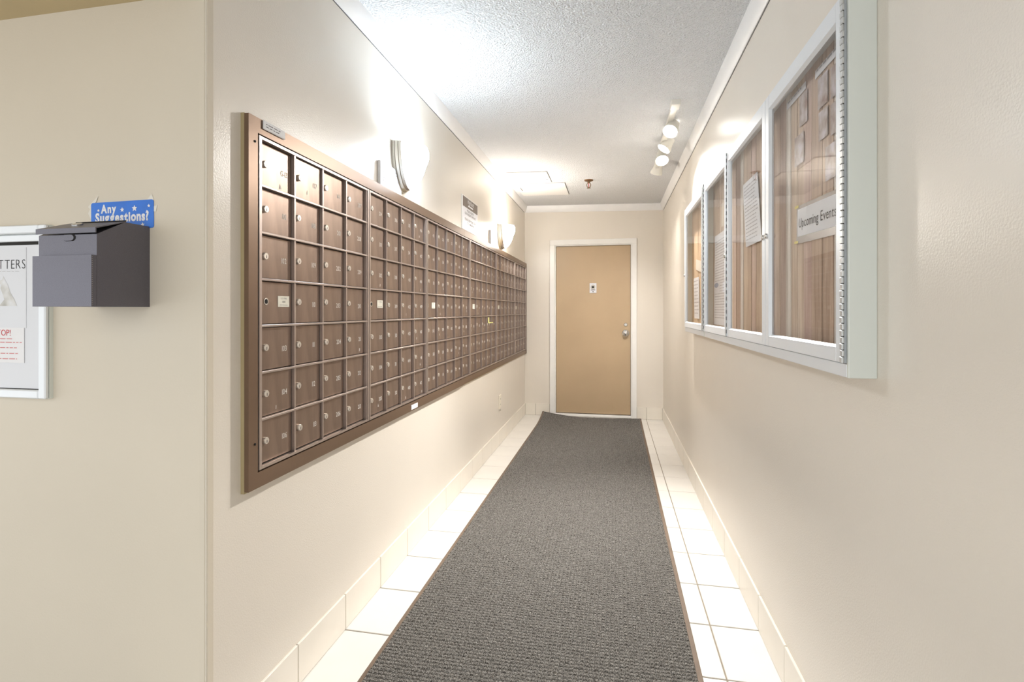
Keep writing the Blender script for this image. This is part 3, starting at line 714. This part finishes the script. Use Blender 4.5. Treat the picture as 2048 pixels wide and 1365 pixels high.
# ================================================================== LOBBY WALL: notice board, suggestion box, sign
nb = tag(empty('notice_board', (-1.95, YC, 1.0)), 'white framed notice board cut off by the left edge', 'notice board')
bx0, bx1, bz0, bz1, bt = -2.36, -1.523, 1.006, 1.486, 0.022
yf_ = YC - bt
MB().box(bx0, bx1, YC - 0.010, YC, bz0, bz1).build('back_panel', M['alubody'], nb)
fwid = 0.024
for nm, (a, b, c, d) in (('frame_strip', (bx1 - fwid, bx1, bz0, bz1)), ('frame_strip', (bx0, bx0 + fwid, bz0, bz1)), ('frame_strip', (bx0 + fwid, bx1 - fwid, bz0, bz0 + fwid)), ('frame_strip', (bx0 + fwid, bx1 - fwid, bz1 - fwid, bz1))):
    MB().box(a, b, yf_, YC - 0.010, c, d, 0.003).build('frame_strip', M['alu'], nb)
MB().box(bx0 + fwid, bx1 - fwid, yf_ + 0.006, YC - 0.010, bz1 - fwid - 0.021, bz1 - fwid - 0.002, 0.002).build('header_rail', M['alu'], nb)
MB().box(bx0 + fwid, bx1 - fwid, YC - 0.0125, YC - 0.0105, bz1 - fwid - 0.030, bz1 - fwid - 0.020).build('shade_strip', M['dark'], nb)  # black strips painted as shade under the header rail and at the bottom frame
MB().box(bx0 + fwid, bx1 - fwid, YC - 0.0125, YC - 0.0102, bz0 + fwid, bz0 + fwid + 0.0022).build('shade_strip', M['dark'], nb)
MB().box(bx0 + fwid, bx1 - fwid, YC - 0.012, YC - 0.010, bz0 + fwid + 0.002, bz1 - fwid - 0.03).build('poster', M['boardpaper'], nb)
yp = YC - 0.0124
p1 = tag(MB().box(-2.2, -1.60, yp - 0.0005, yp, 1.20, 1.425).build('pet_poster', M['boardpaper']), 'pale poster with thin black capitals and faded dog on the notice board', 'poster')
t = MB(); text(t, 'TTERS', 0.038, (-1.602, yp - 0.0009, 1.366), (1, 0, 0), align='r', condense=0.85, track=0.16, bold=-0.012); t.build('lettering', M['blackink'], p1)
t = MB(); scribble(t, (-1.75, yp - 0.0009, 1.359), (1, 0, 0), (0, 0, 1), 0.13, 0.004, 1, 0.05); t.build('fine_print', M['paperink'], p1)
dog = [(-1.695, 1.262), (-1.632, 1.262), (-1.640, 1.280), (-1.655, 1.300), (-1.664, 1.322), (-1.676, 1.338), (-1.679, 1.346), (-1.684, 1.336), (-1.698, 1.332), (-1.700, 1.326), (-1.688, 1.322), (-1.690, 1.312), (-1.684, 1.300), (-1.676, 1.28)]
MB().add([(x, yp - 0.0009, z) for x, z in dog], [tuple(range(len(dog)))]).build('dog_picture', M['dogprint'], p1)
p2 = tag(MB().box(-1.90, -1.606, yp - 0.0011, yp - 0.0006, 1.103, 1.201).build('stop_notice', M['paper']), 'small white STOP notice with red print on the notice board', 'notice')
t = MB(); text(t, 'STOP!', 0.024, (-1.653, yp - 0.0016, 1.179), (1, 0, 0), align='r', condense=0.95); t.build('lettering', M['redink'], p2)
t = MB()
for z, wd, x0_ in ((1.169, .10, -1.745), (1.159, .135, -1.745), (1.144, .12, -1.745), (1.128, .12, -1.745), (1.113, .115, -1.745)): scribble(t, (x0_, yp - 0.0016, z), (1, 0, 0), (0, 0, 1), wd, 0.008, 1, 0.03)
t.build('fine_print', M['pinkink'], p2)

# suggestion box
sx0, sx1 = -1.377, -1.205
sb = tag(empty('suggestion_box', ((sx0 + sx1) / 2, YC, 1.259)), 'charcoal metal suggestion box with sloping lid and small lock', 'suggestion box')
prof = [(YC, 1.259), (YC, 1.472), (1.072, 1.472), (1.0005, 1.432), (1.0005, 1.259)]
MB().prism(prof, 0, sx0, sx1).build('body', M['boxfront'], sb)
pk = MB().prism([(0.9995, 1.259), (0.9995, 1.381), (0.987, 1.381), (0.987, 1.259)], 0, sx0 - 0.0008, sx1 + 0.0006).build('front_pocket', M['boxfront'], sb)
for k in range(22):
    pass
mdot = MB()
for k in range(24): mdot.box(sx1 + 0.0006, sx1 + 0.001, 0.9885, 0.9895, 1.262 + k * 0.005, 1.2635 + k * 0.005)
mdot.build('weld_dots', M['nickel'], pk)
lid = MB().prism([(1.074, 1.4725), (1.074, 1.4745), (0.9955, 1.4475), (0.9955, 1.435), (0.998, 1.435), (0.998, 1.4455)], 0, sx0 - 0.003, sx1 + 0.002).build('lid', M['boxfront'], sb)
MB().tube([(sx0 + 0.02, 1.0735, 1.4755), (sx1 + 0.001, 1.0735, 1.4755)], 0.0018, 8).build('lid_hinge', M['dark'], sb)
nrm = Vector((0, -0.325, 0.945))
lk = sharp(MB().lathe([(0.012, 0), (0.012, 0.0035), (0.009, 0.005), (0.0, 0.005)], (-1.305, 1.035, 1.4613), nrm, 20).build('lid_lock', M['chrome'], lid))
tb = MB()
pts = [(0.012 * math.cos(a) + (0.010 if math.cos(a) > 0 else -0.010), 0.0075 * math.sin(a)) for a in [2 * math.pi * (i + .5) / 24 for i in range(24)]]
tb.prism([(-1.287 + x * 0.75, 1.425 + z * 0.95) for x, z in pts], 1, 0.9985, 1.0004)
tb.build('finger_slot', M['boxfront'], sb)
tb = MB().prism([(-1.2855 + x * 0.85, 1.4255 + z * 1.15) for x, z in pts], 1, 0.9998, 1.0006); tb.build('slot_shade', M['dark'], sb)  # dark oval painted as the shadow around the finger slot

# Any Suggestions sign
sn = tag(empty('suggestion_sign', (-1.292, YC, 1.466)), 'blue Any Suggestions sign with white stars taped above the box', 'sign')
ang = 0.012; cx, cz = -1.292, 1.5055
def S_(a, b, d): return (cx + a * math.cos(ang) - b * math.sin(ang), YC - d, cz + a * math.sin(ang) + b * math.cos(ang))
hw, hh, rr = 0.1005, 0.0375, 0.006
rp = []
for (qx, qz, a0) in ((hw - rr, hh - rr, 0), (-hw + rr, hh - rr, 90), (-hw + rr, -hh + rr, 180), (hw - rr, -hh + rr, 270)):
    for k in range(5): a = math.radians(a0 + 22.5 * k); rp.append((qx + rr * math.cos(a), qz + rr * math.sin(a)))
n = len(rp); m = MB(); m.add([S_(a, b, 0.0010) for a, b in rp] + [S_(a, b, 0.0022) for a, b in rp], [tuple(range(n))[::-1], tuple(range(n, 2*n))] + [(i, (i+1) % n, n+(i+1) % n, n+i) for i in range(n)])
m.build('card', M['blue'], sn)
t2, f2, _ = text2d('Any', 0.031, bold=0.045, condense=0.82, track=0.06); m = MB(); m.add([S_(a - 0.043, b + 0.0085, 0.0026) for a, b in t2], f2)
t2, f2, w_ = text2d('Suggestions?', 0.035, bold=0.045, condense=0.78, track=0.06)
kf = 0.172 / w_; m.add([S_(a * kf - 0.0005, b - 0.0165, 0.0026) for a, b in t2], f2); m.build('lettering', M['paper'], sn)
for (a, b, r) in ((-0.076, 0.016, 0.0045), (0.001, 0.0145, 0.007), (0.0405, 0.0165, 0.009), (0.086, 0.021, 0.005), (0.066, -0.0285, 0.0065)):
    pts = [S_(a + (r if k % 2 == 0 else r * 0.48) * math.sin(math.pi * k / 5), b + (r if k % 2 == 0 else r * 0.48) * math.cos(math.pi * k / 5), 0.0026) for k in range(10)]
    MB().add(pts, [tuple(range(10))[::-1]]).build('star', M['paper'], sn)
for tri in ([(-0.106, 0.022), (-0.084, 0.041), (-0.078, 0.056), (-0.112, 0.028)], [(-0.112, 0.010), (-0.097, 0.034), (-0.099, 0.012), (-0.103, -0.006)], [(0.080, 0.038), (0.094, 0.052), (0.101, 0.036), (0.090, 0.033)], [(0.098, 0.018), (0.112, 0.022), (0.106, 0.004), (0.099, 0.006)]):
    MB().add([S_(a, b, 0.0010) for a, b in tri] + [S_(a, b, 0.0014) for a, b in tri], [(0, 1, 2, 3), (7, 6, 5, 4)]).build('tape', M['cleartape'], sn)

# ================================================================== CEILING THINGS
def cpanel(x0, x1, y0, y1, label):
    z = ZC((x0 + x1) / 2)
    fr = MB(); vs = [(x0, y0), (x1, y0), (x1, y1), (x0, y1)]
    m = MB(); m.add([(a, b, ZC(a) - 0.008) for a, b in vs] + [(a, b, ZC(a) + 0.002) for a, b in vs], [(3, 2, 1, 0), (4, 5, 6, 7), (0, 1, 5, 4), (1, 2, 6, 5), (2, 3, 7, 6), (3, 0, 4, 7)])
    o = tag(m.build('access_panel', M['panelwhite']), label, 'access panel', 'ceiling access panels')
    e = 0.005; v2 = [(x0 - e, y0 - e), (x1 + e, y0 - e), (x1 + e, y1 + e), (x0 - e, y1 + e)]
    MB().add([(a, b, ZC(a) - 0.0015) for a, b in v2] + [(a, b, ZC(a) + 0.001) for a, b in v2], [(3, 2, 1, 0), (4, 5, 6, 7), (0, 1, 5, 4), (1, 2, 6, 5), (2, 3, 7, 6), (3, 0, 4, 7)]).build('panel_joint', M['ink'], o)
    return o
a1 = cpanel(-0.935, -0.575, 4.505, 4.885, 'smaller white ceiling access panel nearer the camera')
zz = ZC(-0.6)
sharp(MB().lathe([(0.007, 0), (0.007, 0.003), (0.0, 0.003)], (-0.60, 4.74, zz - 0.008), (0, 0, -1), 10).build('latch', M['ink'], a1))
a2 = cpanel(-0.943, -0.453, 4.93, 5.42, 'larger white ceiling access panel nearer the end wall')
zz = ZC(-0.9)
m = MB()
for k in range(3): m.box(-0.915, -0.905, 5.05 + k * 0.05, 5.085 + k * 0.05, zz - 0.0095, zz - 0.008)
m.build('hinge', M['ink'], a2)
# sprinkler head
sxp, syp = -0.22, 4.86; zs = ZC(sxp)
sp = tag(empty('sprinkler_head', (sxp, syp, zs)), 'brass pendant fire sprinkler head on the ceiling', 'sprinkler')
sharp(MB().lathe([(0.042, 0), (0.040, 0.008), (0.020, 0.016), (0.014, 0.017)], (sxp, syp, zs), (0, 0, -1), 24).build('escutcheon', M['brass'], sp))
m = MB(); m.lathe([(0.012, 0.014), (0.012, 0.03)], (sxp, syp, zs), (0, 0, -1), 12)
for s_ in (-1, 1): m.tube([(sxp + s_ * 0.010, syp, zs - 0.028), (sxp + s_ * 0.020, syp, zs - 0.045), (sxp + s_ * 0.016, syp, zs - 0.062), (sxp, syp, zs - 0.074)], 0.0032, 8)
m.build('frame_arms', M['brass'], sp)
MB().lathe([(0.003, 0.03), (0.003, 0.07)], (sxp, syp, zs), (0, 0, -1), 8).build('bulb', M['redink'], sp)
sharp(MB().lathe([(0.006, 0.072), (0.018, 0.075), (0.018, 0.077), (0.0, 0.077)], (sxp, syp, zs), (0, 0, -1), 16).build('deflector', M['brass'], sp))
# track light
XT = 0.36; zt_ = ZC(XT)
tr = tag(empty('track_light', (XT, 3.8, zt_)), 'white ceiling track light with four lamp heads', 'track light')
MB().box(XT - 0.018, XT + 0.018, 3.10, 4.52, zt_ - 0.022, zt_ + 0.004, 0.002).build('track', M['fixture'], tr)
MB().box(XT - 0.026, XT + 0.026, 3.07, 3.16, zt_ - 0.03, zt_ + 0.004, 0.003).build('end_feed', M['fixture'], tr)
def head(y, z, aim, lit=True, mount=None, k=1.0):
    p = Vector((XT, y, z)); d = (Vector(aim) - p).normalized(); my = mount if mount else y
    h = MB(); back = p - d * 0.085
    h.lathe([(0.012, -0.0), (0.030, 0.004), (0.034, 0.03), (0.040, 0.055), (0.049, 0.082), (0.0495, 0.092), (0.046, 0.092), (0.044, 0.084)], back, d, 24, cap=False)
    o = sharp(h.build('lamp_head', M['fixture'], tr))
    if lit: MB().lathe([(0.045, 0.080), (0.040, 0.086), (0.022, 0.090), (0.0, 0.091)], back, d, 24).build('lamp', M['bulb'], o, smooth=True)
    else: sharp(MB().lathe([(0.045, 0.080), (0.0, 0.082)], back, d, 24).build('lamp', M['bulb'], o))
    m = MB().box(XT - 0.014, XT + 0.014, my - 0.03, my + 0.03, zt_ - 0.045, zt_ - 0.021, 0.002)
    m.tube([(XT, my, zt_ - 0.04), tuple(back + d * 0.01)], 0.006, 8); m.build('stem', M['fixture'], tr)
    l = bpy.data.lights.new('lamp_light', 'SPOT'); l.energy = SPOT_W * k; l.color = (1.0, 0.97, 0.935); l.spot_size = math.radians(92); l.spot_blend = 0.9; l.shadow_soft_size = 0.04
    lo = bpy.data.objects.new('lamp_light', l); C.objects.link(lo); lo.parent = tr
    lo.location = (p + d * 0.012) - Vector(ORG[tr.name]); lo.rotation_euler = d.to_track_quat('-Z', 'Y').to_euler()
head(3.36, 2.385, (-0.50, 2.1, 0.7), mount=3.46, k=0.75)
head(3.76, 2.400, (-0.85, 3.5, 0.7), mount=3.80, k=0.8)
head(3.93, 2.365, (0.42, 2.9, 0.9), mount=4.02, k=1.2)
head(4.42, 2.400, (-0.05, 5.3, 0.9), mount=4.36, k=0.5)
